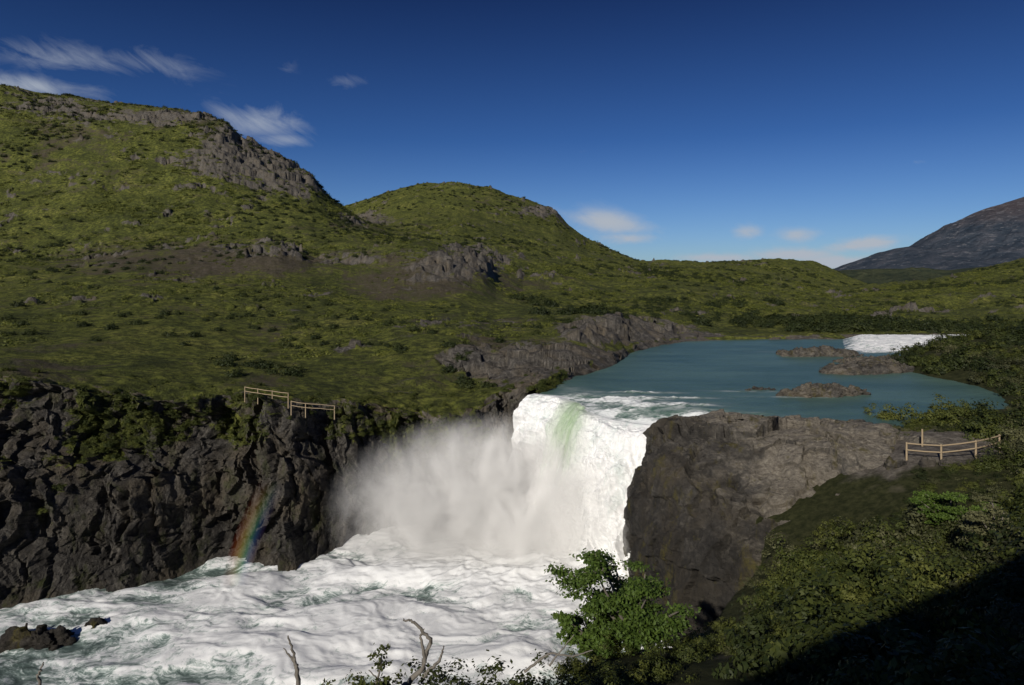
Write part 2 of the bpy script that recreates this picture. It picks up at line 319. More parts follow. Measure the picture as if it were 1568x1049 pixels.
# ------------------------------------------------------------------ near bank
ctl = np.array([(-20, -10, 17), (-9, -9, 24.5), (3, -9, 30), (20, -10, 34), (-20, -28, 20), (6, -28, 34), (20, -28, 38), (-10, -4, 18.5), (0, 0, 19.3), (6, 0, 20), (14, 0, 21.5), (-10, 2, 17.5), (0, 8, 15.4), (-5, 8, 15.4), (3.6, 12, 13.3), (5.9, 12, 13.5), (9, 12, 14), (20, 12, 16), (40, 12, 20), (70, 12, 24),
 (3.4, 20, 10.1), (6.05, 20, 10.2), (9.9, 20, 11.0), (15, 20, 12.4), (30, 20, 15), (50, 20, 18), (8.2, 27, 7.0), (11.1, 28, 7.8), (16.5, 28, 9.6), (21, 28, 10.8), (13.1, 33, 7.0), (16.3, 33, 8.2), (21, 33, 10.1), (22.4, 38, 11.0), (28.5, 38, 11.4), (36, 38, 13), (60, 38, 16), (26.1, 45, 11.3), (33, 46, 11.7), (45, 46, 13),
 (28, 49.5, 10.6), (35, 51.5, 11.0), (33, 57, 10.0), (38, 57, 10.3), (43.5, 56, 11.8), (50, 58, 13), (47, 66, 12.2), (46, 76, 11.6), (56, 76, 15), (55, 88, 12.5), (60, 93, 11.4), (72, 98, 13), (80, 80, 19), (35, 70, 9.5), (25, 60, 9.5), (20, 55, 9.5), (40, 88, 9.5), (50, 96, 9.5), (15, 70, 9), (58, 112, 9.5), (30, 100, 9), (0, 60, 8), (0, 100, 8), (-30, 60, 8), (76, 114, 11), (15, 42, 8), (20, 45, 10), (12, 50, 8), (41,66,10)], float)
def tk(r): return np.where(r > 0, r*r*np.log(r+1e-9), 0)
n = len(ctl); Kc = tk(np.linalg.norm(ctl[:, None, :2]-ctl[None, :, :2], axis=-1))+np.eye(n)*1.0
A = np.zeros((n+3, n+3)); A[:n, :n] = Kc; A[:n, n] = 1; A[:n, n+1:] = ctl[:, :2]; A[n, :n] = 1; A[n+1:, :n] = ctl[:, :2].T
W = np.linalg.solve(A, np.r_[ctl[:, 2], 0, 0, 0])
EY = [4, 6, 9, 14, 19, 24, 28, 32, 36, 60]; EX = [-30, -12, -3.5, .6, 2.4, 5.3, 8.0, 10.5, 14, 14]
def nbz(x, y):
    sh = x.shape; x = x.ravel(); y = y.ravel(); r = np.full(x.shape, W[n])+W[n+1]*x+W[n+2]*y
    for i in range(n): r += W[i]*tk(np.hypot(x-ctl[i, 0], y-ctl[i, 1]))
    xe = np.interp(y, EY, EX)
    d = np.clip(xe-x, 0, None)*.8
    r = r-d*2.2+fbm(x/3, y/3, 0*x, 4, 81)*.25
    return np.maximum(r, -3).reshape(sh)
gx, gy = np.meshgrid(np.linspace(-30, 82, 480), np.linspace(-30, 114, 560))
gz = nbz(gx, gy)
path = np.exp(-((gx-24)/4.8)**4-((gy-41)/4.6)**4)
path = np.maximum(path, np.exp(-((gx-30)/6)**4-((gy-40.5-.1*(gx-24))/1.0)**4))
path = sm(.3, .6, path+.4*fbm(gx/1.5, gy/1.5, 0*gx, 4, 85))
mk('riverbank_ground', np.stack([gx, gy, gz], -1).reshape(-1, 3), gridF(560, 480), BANK, True, {'path': path})
# ------------------------------------------------------------------ big rock
def loft(name, rings, nrows, ncols, mat, amp=(1, .5, .2), seed=0, sc=3., smooth=True):
    a = np.linspace(0, 1, ncols, endpoint=False); R = []
    for r in rings:
        r = np.array(r, float); rr = np.vstack([r, r[:1]]); d = np.r_[0, np.cumsum(np.ones(len(r)))]/len(r)
        q = np.stack([np.interp(a, d, rr[:, i]) for i in range(3)], -1)
        for _ in range(max(2, ncols//60)*6): q = (np.roll(q, 1, 0)+q*2+np.roll(q, -1, 0))/4
        R.append(q)
    R = np.array(R); tt = np.linspace(0, len(R)-1, nrows); k = np.minimum(tt.astype(int), len(R)-2); f = (tt-k)[:, None, None]
    V = (R[k]*(1-f)+R[k+1]*f)
    for _ in range(nrows//20): V[1:-1] = (V[:-2]+2*V[1:-1]+V[2:])/4
    V = V.reshape(-1, 3); N = normals_grid(V, nrows, ncols)
    c = V.mean(0); 
    if ((V-c)*N).sum() < 0: N = -N
    x, y, z = V.T
    wq = .35*fbm(x/2, y/2, z/2, 4, seed+9)
    a1, _ = cells(x/sc+wq, y/sc+wq, z/sc*1.2, seed); a2, e2 = cells(x/sc*2.9+wq, y/sc*2.9, z/sc*2.4+wq, seed+1)
    lay_ = fbm(x/6, y/6, z/.9+.15*x, 4, seed+5, .55)
    crk = sm(.72, .93, fbm(x/3.2+wq, y/3.2, z/4.5, 3, seed+6, .5, True))
    d = amp[0]*a1+amp[1]*a2+amp[2]*fbm(x/sc*5, y/sc*5, z/sc*5, 5, seed+2, .6)*1.8 + amp[0]*fbm(x/sc/1.5, y/sc/1.5, z/sc/1.5, 3, seed+3)*1.5+amp[0]*.6*lay_-crk*amp[0]*.9
    fade = np.ones(nrows); fade[-3:] = .7
    V = V+N*(d*np.repeat(fade, ncols))[:, None]
    return mk(name, V, gridF(nrows, ncols, True), mat, smooth)
base = [(7.6, 46), (8.2, 42), (9.4, 38.3), (11.8, 35.2), (16, 32.8), (22, 32.5), (27, 36), (28, 42), (24, 49), (16, 51), (10.5, 51), (8.3, 49.5)]
mid = [(7.9, 46), (8.4, 42.8), (9.9, 39.6), (12.8, 37.0), (17.2, 34.8), (22, 34.5), (27, 37), (27.5, 43), (23.5, 48.8), (16, 50.5), (10.8, 50.3), (8.5, 49)]
sh = [(8.7, 46), (9.3, 43.8), (11.1, 41.4), (14.0, 39.4), (17.7, 37.1), (22, 36.2), (26.5, 38.5), (26.5, 43.5), (23, 48), (16, 49.9), (11.2, 49.6), (9.2, 48.6)]
top = [(10, 46.2), (11, 45), (12.6, 43.8), (15.2, 42.6), (18.5, 41), (22, 40), (25.2, 41), (25, 44), (22, 46.5), (16, 48.3), (12.2, 48.2), (10.8, 47.6)]
ctr = [(15+.3*math.cos(i), 45+.3*math.sin(i)) for i in range(12)]
def zz(o, z): return [(a, b, c) for (a, b), c in zip(o, z)]
rings = [zz(base, [-2.5]*12), zz(base, [0]*12), zz(mid, [5.2]*12), zz(sh, [9.4, 9.4, 9.0, 8.5, 8.2, 8.6, 9.8, 10.6, 11.0, 11.1, 10.8, 10.2]), zz(top, [11.0, 11.0, 11.0, 10.9, 10.5, 10.4, 10.8, 11.1, 11.3, 11.4, 11.5, 11.2]), zz(ctr, [11.8]*12)]
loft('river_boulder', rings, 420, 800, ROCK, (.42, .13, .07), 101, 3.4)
def islet(name, x, y, rx, ry, z0, h, seed, rot=0, mat=None):
    rs = []
    r_ = np.random.default_rng(seed); jit = r_.uniform(.7, 1.2, 14)
    for s_, zz_ in ((1.15, -.6), (1, 0), (.9, .55*h), (.62, .9*h), (.25, h), (.02, h)):
        rs.append([(x+s_*rx*jit[i]*math.cos(i/14*6.283+rot), y+s_*ry*jit[i]*math.sin(i/14*6.283+rot), z0+zz_) for i in range(14)])
    loft(name, rs, 50, 160, mat or DROCK, (.20, .13, .06), seed, 1.1)
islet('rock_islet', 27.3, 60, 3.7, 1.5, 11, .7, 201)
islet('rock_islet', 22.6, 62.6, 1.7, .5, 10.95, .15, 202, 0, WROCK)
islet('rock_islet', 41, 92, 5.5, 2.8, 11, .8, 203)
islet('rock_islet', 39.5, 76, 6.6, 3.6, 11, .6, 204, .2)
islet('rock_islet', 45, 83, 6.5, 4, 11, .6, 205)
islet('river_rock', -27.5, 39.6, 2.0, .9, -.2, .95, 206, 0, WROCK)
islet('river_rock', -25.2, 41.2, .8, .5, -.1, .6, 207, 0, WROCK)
for i, (x, y, s_) in enumerate([(21.6, 38.0, .45), (22.6, 37.3, .3), (28.6, 37.6, .35), (23.4, 36.6, .22), (18.0, 26, .35), (20.2, 27.5, .25)]):
    islet('path_stone', x, y, s_, s_*.8, float(nbz(np.array([x]), np.array([y]))[0])-.05, s_*.8, 220+i)
# ------------------------------------------------------------------ water: lower river
nx, ny = 860, 500
gx, gy = np.meshgrid(np.linspace(-75, 16, nx), np.linspace(18, 63, ny))
wx = gx+2.2*fbm(gx/5, gy/5, 0*gx, 3, 301); wy = gy+2.2*fbm(gx/5, gy/5, 0*gx+5, 3, 302)
w0 = fbm(wx/6, wy/3.5, 0*gx, 3, 305, .5); w1 = fbm(wx/3, wy/1.8, 0*gx, 5, 303, .58, True); w2 = fbm(wx/1.1, wy/.7, 0*gx, 4, 304, .6)
df = np.hypot(gx-3.5, (gy-52.5)*1.1)
turb = np.exp(-(df/11)**2)
gz = w0*.75+w1*(.11+.20*turb)+w2*(.09+.20*turb)+turb*1.0
foam = .42+.72*np.exp(-(df/22)**2)+w0*.65+w1*.25+w2*.2-.3*sm(-10, -40, gx)
mk('river_water', np.stack([gx, gy, gz], -1).reshape(-1, 3), gridF(ny, nx), m_river(), True, {'foam': foam})
# lake
def lipoff(s): return sm(-.05, .12, s)*sm(1.1, .9, s)*(1.0*np.sin(s*7.5+.6)+1.1*fbm(s*5.5, 0*s, 0*s, 4, 341))+1.1*sm(.35,.8,s)
def lipdip(s): return .12+.75*sm(.3, .75, s)+.25*sm(.05, .25, s)
rowsy = np.concatenate([np.linspace(44.5, 66, 300), np.linspace(66.15, 130, 240)])
nxl = 600; tt = np.linspace(0, 1, nxl)**1.9
gy = np.repeat(rowsy[:, None], nxl, 1)
sr = (60.5-rowsy)/10.5
lipx = np.where(rowsy < 60.5, 2.2+(60.5-rowsy)*.886+lipoff(sr), 2.2+(rowsy-60.5)*.35)
gx = lipx[:, None]+tt[None, :]*(150-lipx[:, None])
ld = ((gx-lipx[:, None])*(.749)+np.maximum(gy-60.5,0)*.8)
ssn = np.clip((60.5-gy)/10.5, 0, 1)
fl = sm(6.5, 0, ld)
nn = fbm(gx/2.0, gy/1.1, 0*gx, 5, 311, .62); nr_ = fbm(gx/1.2, gy/.8, 0*gx, 4, 312, .6, True)
foam = fl*(.75+nn*1.1)*sm(3.2, 6.5, gx)+.8*sm(1.4, 0, ld)*(.6+nn)
for cx, cy, rx, ry, st in [(9.6, 58.3, 3.5, 1.0, 1.2), (12.5, 55.5, 3.4, .9, 1.2), (14, 52.2, 3, .9, 1.0), (21, 61.8, 3.0, .35, .6),(17,50.3,3,.4,.5),(24,58.7,3.0,.3,.5),(46,95,10,.8,.4),(11.5,61.2,3,.5,.9),(14.5,58.4,3,.35,.7)]:
    foam = foam+st*np.exp(-((gx-cx)/rx)**2-((gy-cy+(gx-cx)*.1)/ry)**2)*(1+nn)
dipn = sm(7.0, 0, ld)**1.8*np.interp(ssn, np.linspace(0, 1, 30), lipdip(np.linspace(0, 1, 30)))
gz = 11+nn*.05*sm(.1, 1.5, ld)+sm(.3,1.2,foam)*(nr_*.16+.05)*(ld < 30)*sm(.5, 1.6, ld)-dipn
mk('lake_water', np.stack([gx, gy, gz], -1).reshape(-1, 3), gridF(len(rowsy), nxl), m_lake(), True, {'foam': foam})
# upstream rapids
nx, ny = 420, 130
tv = np.linspace(0, 1, ny)[:, None]; tu = np.linspace(0, 1, nx)[None, :]
gy = 93.5+tv*23+0*tu; gx = .475*gy+tu*24
prof = sm(0, .6, tv+.10*fbm(gx/3, gy/3, 0*gx, 3, 321))
end = sm(0, .2, tu)
nn = fbm(gx/1.6, gy/1.0, 0*gx, 4, 322, .6, True)
gz = 10.87+prof*.85*end+nn*.2*sm(.02, .1, tv)*end
foam = .05+.7*end*sm(0,.2,tv)+.7*nn
RV = bpy.data.materials['river_mat']
mk('river_rapids', np.stack([gx, gy, gz], -1).reshape(-1, 3), gridF(ny, nx), RV, True, {'foam': foam})
# waterfall: the sheet starts slightly upstream of the lip, under the lake surface
ns, nt = 520, 440
s = np.linspace(-.03, 1.05, ns)[None, :]+np.zeros((nt, 1)); t = np.linspace(-.09, 1, nt)[:, None]+np.zeros((1, ns))
lx = 2.2+9.3*s+lipoff(s); ly = 60.5-10.5*s
L_ = 5.4+1.3*np.sin(s*8)+1.6*fbm(s*4, 0*s, 0*s, 4, 331)+1.6*sm(.5, .8, s)
L_ = L_*(.62+.38*sm(0, .3, s))
tau = np.clip(t, 0, 1); up = np.clip(-t, 0, 1)
dx, dy = -.62, -.78
hx = lx+dx*L_*t; hy = ly+dy*L_*t
cas = sm(.40, .9, s)
z0 = 11-lipdip(np.clip(s, 0, 1))+.07
hz = z0-(z0+.7)*(tau**(1.9-.75*cas))-np.clip(up-.03, 0, 1)*5.0
hz = hz+cas*.45*np.sin(tau*15+6*fbm(s*3, tau*2, 0*s, 3, 339))*sm(0, .15, tau)*(1-tau)
st = fbm(s*15+1.0*fbm(s*4, t*3, 0*s, 2, 338), t*2.4, 0*s, 5, 332, .62); bl = fbm(hx/1.6, hy/1.6, hz/2.0, 6, 333, .6, True)
st2 = fbm(s*6, t*3.0, 0*s+3, 4, 335, .55)
green = np.exp(-((s-.35-.05*t)/.17)**4)*(1-sm(.45, .85, t+.2*st))*sm(-.05,.02,t)
amp = sm(0, .10, t)
o = amp*(st*(.22+.5*t)+(bl*.6+st2*1.2)*(.35+1.2*t)*(1-green*.85))
hx = hx+dx*o; hy = hy+dy*o; hz = hz+.5*o
hx = hx-(1-sm(0, .25, s))*tau**1.5*1.7
mk('waterfall', np.stack([hx, hy, hz], -1).reshape(-1, 3), gridF(nt, ns), m_falls(), True, {'s': s, 't': t, 'green': green})
# mist volume
def mist(name, c, r, dens, rot=0):
    bpy.ops.mesh.primitive_ico_sphere_add(subdivisions=4, radius=1, location=c); ob = bpy.context.object; ob.name = name
    ob.scale = r; ob.rotation_euler = (0, 0, rot)
    N = NT(name+'_mat'); tc = N.n('ShaderNodeTexCoord').outputs['Object']; ln = N.n('ShaderNodeVectorMath', {0: tc}, operation='LENGTH').outputs['Value']
    fall = N.mr(ln, 1.0, .1, 0, 1); fall = N.math('POWER', fall, 1.6)
    nz = N.noise(N.mapv(N.geo().outputs['Position'], (1, 1, .75)), .34, 5, .65, .9)
    d = N.math('MULTIPLY', N.math('MULTIPLY', fall, N.mr(nz, .38, .62, .03, 1.1)), dens)
    vs = N.n('ShaderNodeVolumeScatter', {'Color': (.99, .99, 1, 1), 'Density': d, 'Anisotropy': -.56})
    N.t.links.new(vs.outputs[0], N.out.inputs['Volume']); ob.data.materials.append(N.m); return ob
mist('waterfall_mist', (-.6, 53.2, 2.8), (15.0, 8.0, 8.2), 1.5, -.15)
# rainbow: a glowing see-through strip set in the spray
a = np.linspace(0, 1, 40); c0 = np.array([-18.9, 46.0, -.2]); c1_ = np.array([-16.0, 46.0, 7.6])
pc = c0+(c1_-c0)*a[:, None]; pc[:, 0] -= np.sin(a*np.pi)*.35; dr = np.array([.94, 0, -.33])
w = np.linspace(0, 1, 12)
RVt = (pc[:, None]+dr[None, None]*(w[None, :, None]-.5)*1.9).reshape(-1, 3)
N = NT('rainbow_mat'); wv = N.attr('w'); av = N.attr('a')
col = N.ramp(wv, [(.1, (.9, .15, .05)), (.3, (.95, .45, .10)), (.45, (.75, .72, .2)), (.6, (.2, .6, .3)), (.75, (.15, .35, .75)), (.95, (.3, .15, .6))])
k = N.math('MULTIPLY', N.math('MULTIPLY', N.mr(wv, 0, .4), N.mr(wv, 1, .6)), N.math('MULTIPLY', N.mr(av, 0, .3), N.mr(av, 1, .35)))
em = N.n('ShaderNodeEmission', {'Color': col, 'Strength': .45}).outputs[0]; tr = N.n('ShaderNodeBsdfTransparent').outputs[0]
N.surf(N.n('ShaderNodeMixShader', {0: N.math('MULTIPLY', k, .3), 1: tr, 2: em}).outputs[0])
mk('rainbow', RVt, gridF(40, 12), N.m, True, {'w': np.tile(w, 40), 'a': np.repeat(a, 12)})
# ------------------------------------------------------------------ distant hills & mountain
def ridge(name, pts, Yr, depth, mat, amp, seed, zbase=0):
    p = np.linspace(pts[0][0], pts[-1][0], 900); py = np.interp(p, [a for a, b in pts], [b for a, b in pts])
    kk = np.exp(-np.linspace(-2, 2, 13)**2); kk /= kk.sum(); py = np.convolve(np.pad(py, 6, mode='edge'), kk, 'valid')
    zr = H+(430-py)/F*Yr; nr = 260; t = np.linspace(-.25, 1, nr)[:, None]
    Yv = Yr-depth*t+0*p[None]; zt = np.where(t > 0, (1-t)**1.25, 1+t*1.5); Zv = zbase+(zr[None]-zbase)*zt
    Xv = (p[None]-784)/F*Yr*(1+0*t)
    Zv = Zv+amp*fbm(Xv/(amp*7), Yv/(amp*10), 0*Xv, 7, seed, .58, True)*sm(1.0, .8, t)*(.15+.85*sm(0,.12,np.abs(t)))*((zr[None]-zbase)/np.max(zr-zbase))
    return mk(name, np.stack([Xv, Yv, Zv], -1).reshape(-1, 3), gridF(nr, 900), mat)
N = NT('mountain_mat'); pos = N.geo().outputs['Position']; z = N.n('ShaderNodeSeparateXYZ', {0: pos}).outputs[2]
f = N.noise(pos, .008, 9, .72); f2 = N.noise(N.mapv(pos, (1, 1, 3)), .02, 7, .72)
c = N.ramp(f, [(.35, (.045, .065, .095)), (.5, (.075, .095, .125)), (.65, (.13, .14, .17))])
c = N.mix(N.mr(N.math('ADD', z, N.math('MULTIPLY', f, 250.)), 440, 580, 0, .55), c, (.15, .11, .105))
c = N.mix(N.mr(f2, .56, .64, 0, .75), c, (.30, .30, .32))
N.surf(N.bsdf(c, .95, N.bump(f, 1., 90), .05)); MNT = N.m
N = NT('low_hill_mat'); pos = N.geo().outputs['Position']; f = N.noise(pos, .03, 8, .7)
N.surf(N.bsdf(N.ramp(f, [(.35, (.03, .042, .03)), (.6, (.07, .08, .045)), (.75, (.12, .12, .08))]), .95, N.bump(f, 1, 12), .05)); LOW = N.m
ridge('distant_mountain', [(1180, 440), (1270, 418), (1290, 410), (1320, 396), (1345, 388), (1370, 381), (1405, 376), (1425, 366), (1450, 350), (1475, 335), (1490, 328), (1510, 320), (1530, 314), (1568, 302), (1640, 282), (1760, 300), (2200, 330)], 4200, 1500, MNT, 90, 401)
ridge('distant_hills', [(1150, 432), (1240, 424), (1290, 414), (1340, 412), (1400, 411), (1450, 414), (1500, 409), (1568, 405), (1700, 400), (2100, 400)], 1300, 450, LOW, 12, 402)
# ------------------------------------------------------------------ vegetation prototypes
def leafquads(C, Nrm, size, r):
    m = len(C); Nrm = Nrm/(np.linalg.norm(Nrm, axis=1, keepdims=True)+1e-9)
    a = np.cross(Nrm, r.normal(size=(m, 3))); a /= np.linalg.norm(a, axis=1, keepdims=True)+1e-9; b = np.cross(Nrm, a)
    sz = size*r.uniform(.6, 1.4, (m, 1))
    V = np.stack([C-a*sz, C+b*sz*.55, C+a*sz, C-b*sz*.55], 1).reshape(-1, 3)
    return V, np.arange(4*m).reshape(-1, 4)
def bush(name, seed, nclump, per, size, mat, spread=.17, hz=.75):
    r = np.random.default_rng(seed); Ac = Acc()
    d = r.normal(size=(nclump, 3)); d[:, 2] = np.abs(d[:, 2])*.9-.1; d /= np.linalg.norm(d, axis=1, keepdims=True)
    lob = 1+.35*np.sin(np.arctan2(d[:, 1], d[:, 0])*3+seed)[:, None]
    c = d*r.uniform(.35, 1.0, (nclump, 1))*np.array([1, 1, hz])*lob
    ci = np.repeat(np.arange(nclump), per); off = r.normal(size=(len(ci), 3))*spread*r.uniform(.6, 1.3, (nclump, 1))[ci]*np.array([1, 1, .7])
    nr = off*2+d[ci]*.25+r.normal(size=off.shape)*.1+np.array([0, 0, .12])
    V, Fc = leafquads(c[ci]+off, nr, size, r); return mk(name, V, Fc, mat, False, link=False)
def scatter(name, pts, scl, protos, zsq=1.0, seed=0):
    """one object holding every instance of the plants"""
    me = bpy.data.meshes.new(name); me.vertices.add(len(pts)); me.vertices.foreach_set('co', np.ascontiguousarray(pts, dtype=np.float32).ravel())
    r = np.random.default_rng(seed)
    for nm, ar in (('scl', scl), ('rot', r.uniform(0, 6.28, len(pts)))):
        at = me.attributes.new(nm, 'FLOAT', 'POINT'); at.data.foreach_set('value', np.ascontiguousarray(ar, dtype=np.float32))
    at = me.attributes.new('pick', 'INT', 'POINT'); at.data.foreach_set('value', r.integers(0, len(protos), len(pts)).astype(np.int32))
    me.update(); ob = bpy.data.objects.new(name, me); scene.collection.objects.link(ob)
    ng = bpy.data.node_groups.new(name+'_gn', 'GeometryNodeTree'); ng.interface.new_socket('Geometry', in_out='INPUT', socket_type='NodeSocketGeometry'); ng.interface.new_socket('Geometry', in_out='OUTPUT', socket_type='NodeSocketGeometry')
    gi = ng.nodes.new('NodeGroupInput'); go = ng.nodes.new('NodeGroupOutput'); join = ng.nodes.new('GeometryNodeJoinGeometry')
    def na(nm, t='FLOAT'):
        q = ng.nodes.new('GeometryNodeInputNamedAttribute'); q.data_type = t; q.inputs['Name'].default_value = nm; return q.outputs['Attribute']
    S = na('scl'); Rr = na('rot'); Pk = na('pick', 'INT')
    cb = ng.nodes.new('ShaderNodeCombineXYZ'); ng.links.new(Rr, cb.inputs[2])
    cs = ng.nodes.new('ShaderNodeCombineXYZ'); ng.links.new(S, cs.inputs[0]); ng.links.new(S, cs.inputs[1])
    mm = ng.nodes.new('ShaderNodeMath'); mm.operation = 'MULTIPLY'; ng.links.new(S, mm.inputs[0]); mm.inputs[1].default_value = zsq; ng.links.new(mm.outputs[0], cs.inputs[2])
    for i, p in enumerate(protos):
        oi = ng.nodes.new('GeometryNodeObjectInfo'); oi.inputs['Object'].default_value = p; oi.inputs['As Instance'].default_value = True
        cmp = ng.nodes.new('FunctionNodeCompare'); cmp.data_type = 'INT'; cmp.operation = 'EQUAL'; ng.links.new(Pk, cmp.inputs[2]); cmp.inputs[3].default_value = i
        ip = ng.nodes.new('GeometryNodeInstanceOnPoints'); ng.links.new(gi.outputs[0], ip.inputs['Points']); ng.links.new(cmp.outputs[0], ip.inputs['Selection'])
        ng.links.new(oi.outputs['Geometry'], ip.inputs['Instance']); ng.links.new(cb.outputs[0], ip.inputs['Rotation']); ng.links.new(cs.outputs[0], ip.inputs['Scale'])
        ng.links.new(ip.outputs[0], join.inputs[0])
    ng.links.new(join.outputs[0], go.inputs[0]); md = ob.modifiers.new('gn', 'NODES'); md.node_group = ng; return ob
HB = [bush('hb%d' % i, 500+i, 14, 9, .17, LEAF_B, .2) for i in range(3)]
DB = [bush('db%d' % i, 520+i, 40, 22, .09, LEAF_D, .16, .9) for i in range(3)]
NB = [bush('nb%d' % i, 540+i, 60, 55, .048, LEAF_A, .12, .95) for i in range(4)]
NB2 = [bush('nc0', 551, 45, 50, .045, LEAF_A2, .12, .9), bush('nc1', 552, 55, 60, .05, LEAF_D, .13, 1.0)]
r = np.random.default_rng(12)
cand_row = r.integers(290, NR-25, 1300000); cand_col = r.integers(0, NC, 1300000)
pv = TV[cand_row, cand_col]; yy = pv[:, 1]
rowstep = np.gradient(Y, axis=0)[cand_row, cand_col]; area = rowstep*yy
prob = np.minimum(1, area/np.percentile(area, 50))*.12
nzv = fbm(pv[:, 0]/22, yy/22, 0*yy, 4, 601); nz2 = fbm(pv[:, 0]/5, yy/5, 0*yy, 2, 602)
prob *= sm(-.3, .4, nzv)*sm(-.3, .4, nz2)*(1-.75*sm(.4, .8, rock[cand_row, cand_col]))*(1-.6*sm(.3, .8, soil[cand_row, cand_col]))*(yy < 720)*1.3
ok = r.random(len(prob)) < prob
pts = pv[ok].copy(); pts[:, 0] += r.normal(size=len(pts))*.3; pts[:, 2] -= .05
sc_ = r.uniform(.3, .8, len(pts))**1.3*(1+.9*sm(100, 300, pts[:, 1])); print('hill shrubs', len(pts))
scatter('hillside_shrubs', pts, sc_, HB, .75, 1)
cand = r.integers(0, len(pv), 300000); ok = r.random(len(cand)) < np.minimum(1, area[cand]/np.percentile(area, 60))*.08*sm(-.2, .5, fbm(pv[cand, 0]/30, yy[cand]/30, 0*cand, 3, 611))*(yy[cand] < 700)
pts = pv[cand][ok]
man = []
for p_, Yq, spread, cnt in [(1290, 126, 30, 60), (1330, 135, 40, 70), (1250, 140, 30, 30), (1380, 128, 60, 50), (1180, 135, 60, 25), (820, 150, 25, 14), (900, 118, 30, 14), (1500, 135, 50, 40),(1100,180,60,20),(420, 66, 18, 7), (330, 66, 20, 5), (690, 68, 25, 6)]:
    for _ in range(cnt):
        q = p_+r.normal()*spread; yq = Yq+abs(r.normal())*Yq*.08; c_ = int(np.clip(np.searchsorted(P, q), 0, NC-1)); r_ = int(np.argmin(np.abs(TV[235:, c_, 1]-yq)))+235
        man.append(TV[r_, c_])
man = np.array(man); allp = np.vstack([pts, man]); sc_ = np.r_[r.uniform(.45, 1.0, len(pts))*(1+.8*sm(150, 400, pts[:, 1])), r.uniform(.6, 1.1, len(man))*np.where(man[:, 1] > 100, 2.0, 1.0)]
scatter('dark_shrub_thicket', allp, sc_, DB, .9, 2)
rr_ = r.integers(60, 250, 60000); cc_ = r.integers(0, int(NC*.52), 60000); pvv = TV[rr_, cc_]
ok = (vegm[rr_, cc_] > .75) & (T[rr_, cc_] > .35) & (r.random(60000) < .045)
scatter('cliff_ledge_plants', pvv[ok], r.uniform(.15, .5, ok.sum()), NB[:3], .8, 3)
# near bank bushes
q = r.uniform([6, 9], [44, 50], (12000, 2)); x, y = q.T; ux = x/y*F+784
xe = np.interp(y, EY, EX)
den = (ux > 1030)*(ux < 1750)*(x > xe+.3)*((ux > 1185) | (y < 22))
clear = ((y > 34.5)*(x < 20.5+ (y-34)*.35)) + (y > 36.5)*(y < 43)*(x > 19.5)*(x < 28.5) + (y > 43)*(y < 49)*(x < 27)
shrubn = fbm(x/4, y/4, 0*x, 3, 701)
pr = .15*sm(-.5, .25, shrubn)*den*(clear == 0)
ok = r.random(len(x)) < pr
x, y = x[ok], y[ok]; z = nbz(x, y); m = z > 6.
x, y, z = x[m], y[m], z[m]; print('near bushes', len(x))
edge = sm(1130, 1250, x/y*F+784)
scatter('riverbank_bushes', np.stack([x, y, z-.05], -1), (.40+1.35*r.random(len(x))**2.0)*(.55+.45*edge)*1.05, NB+NB2, .98, 4)
q = r.uniform([6, 10], [44, 50], (9000, 2)); x, y = q.T; ux = x/y*F+784
ok = (ux > 1060)*(ux < 1750)*(x > np.interp(y, EY, EX)+.2)*((ux > 1150) | (y < 26))*(((y > 34.5)*(x < 20.5+(y-34)*.35)) == 0)*(r.random(9000) < .30)
ok = ok & ~((y > 36.6)*(y < 42.6)*(x > 20)*(x < 28)).astype(bool)
x, y = x[ok], y[ok]; scatter('undergrowth', np.stack([x, y, nbz(x, y)-.05], -1), r.uniform(.2, .5, len(x)), NB+NB2, .8, 14)
q = r.uniform([29, 46], [82, 100], (5000, 2)); x, y = q.T; z = nbz(x, y); ok = (z > 11.3)*(r.random(len(x)) < .26*sm(-.6, .2, fbm(x/6, y/6, 0*x, 3, 702)))
scatter('lakeshore_thicket', np.stack([x, y, z-.1], -1)[ok], .6+1.3*r.random(ok.sum())**1.6, DB+NB[:2]+NB2, .9, 5)
fg = [(-1.9, 9.6, .65), (-1.2, 9.9, .75), (-.6, 10.2, .8), (.1, 10.6, .8), (.7, 11.2, .8), (1.3, 12, .7), (1.9, 13.5, .7), (2.6, 15, .7), (3.4, 16, .7), (2.6, 18.5, .6), (4.6, 18, .7), (5.2, 20, .7), (6.2, 22.5, .6), (-4.9, 9.3, .45), (-2.3, 9.9, .6), (7.2,25,.5), (8.4,27.5,.5),(1.5,16.5,.6)]
fp = np.array([(a, b, nbz(np.array([a]), np.array([b]))[0]) for a, b, c in fg])
scatter('foreground_bushes', fp, np.array([c for a, b, c in fg]), NB, .9, 6)
